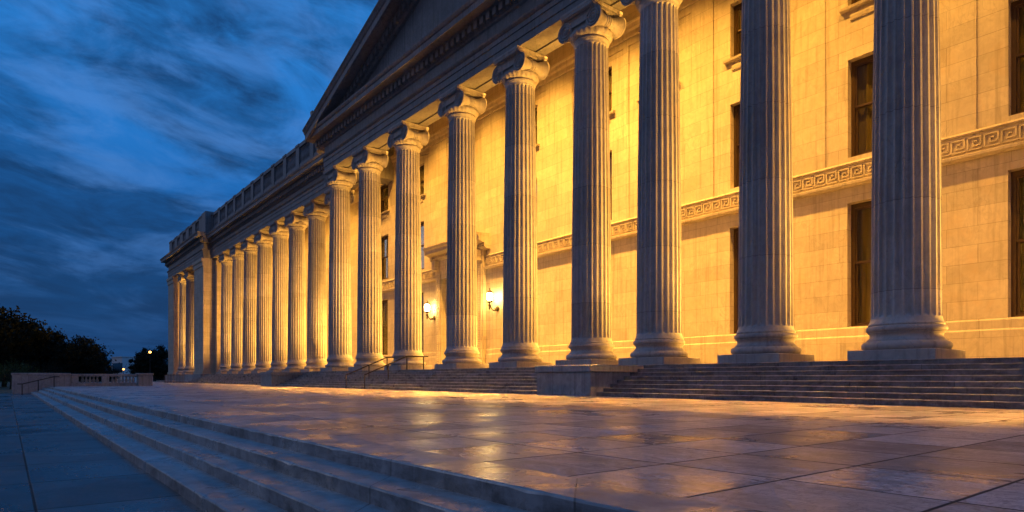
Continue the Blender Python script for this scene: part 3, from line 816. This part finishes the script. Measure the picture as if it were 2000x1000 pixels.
o = empty('iron_fence', (-99.5, 17.0, 0), 'low dark iron railing beside the foot of the corner pavilion', 'fence')
MB().box(-.03, .03, 0, 2.6, 1.1, 1.16).box(-.03, .03, 0, 2.6, .12, .17).build('rail', M['iron'], o)
pm = MB().box(-.02, .02, -.02, .02, 0, 1.25).mesh('picket', M['iron'])
for k in range(14): link('picket', pm, o, (0, .05+k*.19, 0))

# ------------------------------------------------------------------ trees, lamps and buildings beyond
def at(px, depth):
    t = (px-1000)/1256; return (-cos(TH)*depth+sin(TH)*t*depth, sin(TH)*depth+cos(TH)*t*depth)
def tree_meshes(h, w, seed, nclump=95, leaf=150, m='leaf'):
    r = random.Random(seed); mb = MB()
    mb.tube([(0, 0, -.1), (.1, .05, h*.2), (0, 0, h*.45), (.1, -.1, h*.75)], [h*.028, h*.022, h*.016, h*.006], 8)
    for k in range(9):
        a = r.random()*2*pi; z = h*(.22+.4*r.random()); e = w*.38
        mb.tube([(0, 0, z), (cos(a)*e*.5, sin(a)*e*.5, z+h*.1), (cos(a)*e, sin(a)*e, z+h*.2)], [h*.011, h*.007, h*.003], 5)
    tr_ = mb.mesh('trunk', M['bark'])
    mb = MB()
    for k in range(nclump):
        while True:
            p = Vector((r.uniform(-1, 1), r.uniform(-1, 1), r.uniform(-1, 1)))
            if .25 < p.length < 1: break
        up = .5+.5*p.z
        wid = w*.5*(1-.35*max(0, p.z))
        cx, cy, cz = p.x*wid, p.y*wid, h*(.56+.40*p.z)+r.gauss(0, .035)*h*(p.z > .2)
        cr = w*r.uniform(.06, .17)
        for q in range(leaf):
            d = Vector((r.gauss(0, 1), r.gauss(0, 1), r.gauss(0, .75)))*cr*.55
            s_ = r.uniform(.16, .36)*h/11; c = Vector((cx, cy, cz))+d
            u = Vector((r.gauss(0, 1), r.gauss(0, 1), r.gauss(0, 1))).normalized(); v = u.orthogonal().normalized()
            mb.add([c-u*s_, c+v*s_*.55, c+u*s_, c-v*s_*.55], [(0, 1, 2, 3)])
    return tr_, mb.mesh('crown', M[m])
def tree(px, depth, h, w, seed, label, cat='tree', name='tree', group='trees beyond the terrace', m='leaf', nclump=95, leaf=140):
    x, y = at(px, depth); o = empty(name, (x, y, -.62), label, cat, group)
    a, b_ = tree_meshes(h, w, seed, nclump, leaf, m); link('trunk', a, o); link('crown', b_, o); return o
tree(8, 96, 12.0, 10.5, 1, 'tall dark tree at the left edge, the highest of the trees')
tree(88, 104, 9.0, 8.6, 2, 'dark round tree behind the low stone wall, next to the tallest tree')
tree(160, 100, 7.7, 7.0, 3, 'dark spreading tree behind the stone balustrade, left of the far pale building')
tree(-70, 92, 13.0, 11, 4, 'dark tree cut by the left edge of the picture')
tree(283, 150, 8.0, 6.0, 5, 'dark tree right of the far pale building')
tree(318, 170, 9.6, 9.5, 6, 'dark tree behind the highest lit street lamp, beside the corner pavilion')
tree(203, 118, 3.8, 4.4, 7, 'low dark tree under the left side of the far pale building')
tree(122, 128, 8.6, 9.0, 8, 'dark tree in the gap behind the low stone wall and balustrade')
tree(20, 76, 3.3, 5.6, 9, 'leafy green shrub left of the low stone wall', 'shrub', 'shrub', None, 'leaf_green', 30, 90)
tree(70, 90, 3.6, 8, 10, 'dark low shrub just behind the block wall', 'shrub', 'shrub', None, 'leaf', 34, 90)
# far wood closing the horizon
r = random.Random(5); mb = MB()
for k in range(11000):
    px = r.uniform(-120, 420); dp = r.uniform(240, 330); x, y = at(px, dp)
    hh = 4.2+1.6*sin(px*.05)+1.2*sin(px*.021+1)
    z = r.uniform(-.5, hh*(.6+.4*r.random())); s_ = r.uniform(.5, 1.1); c = Vector((x, y, z))
    u = Vector((r.gauss(0, 1), r.gauss(0, 1), r.gauss(0, 1))).normalized(); v = u.orthogonal().normalized()
    mb.add([c-u*s_, c+v*s_*.6, c+u*s_, c-v*s_*.6], [(0, 1, 2, 3)])
tag(mb.build('woodland', M['leaf']), 'dark distant line of trees along the horizon', 'woodland', None, 'stuff')
# far pale building
x, y = at(246, 235); o = empty('distant_building', (x, y, -.6), 'distant pale flat roofed building between the dark trees', 'building')
o.rotation_euler.z = radians(10)
MB().box(-2.2, 9, -4, 6, 0, 8.6).build('wall', M['far'], o); MB().box(-2.4, 9.2, -4.2, 6.2, 8.601, 8.9).build('roof', M['far'], o)
wmsh = MB().box(-.9, 9.05, -4.05, -3.9, 3.2, 6.6).build('window', M['darkglass'], o)
def street_lamp(px, dep_, zh, label):
    x, y = at(px, dep_); o = empty('street_lamp', (x, y, -.62), label, 'street lamp', 'lit street lamps beyond the terrace')
    MB().lathe([(.14, 0), (.14, .4), (.07, .5), (.05, zh-.5), (.09, zh-.3), (.13, zh-.25)], 10).build('post', M['iron'], o)
    MB().lathe([(0, 0), (.12, .02), (.22, .12), (.24, .22), (.18, .34), (0, .42)], 14, (0, 0, zh-.25)).build('lamp', M['street'], o)
street_lamp(293, 120, 6.2, 'highest lit street lamp in front of the dark trees by the corner pavilion')
street_lamp(224.5, 140, 2.6, 'lowest lit street lamp above the balustrade, left of the pair')
street_lamp(241, 150, 3.4, 'lit street lamp just right of and above the lowest lamp')
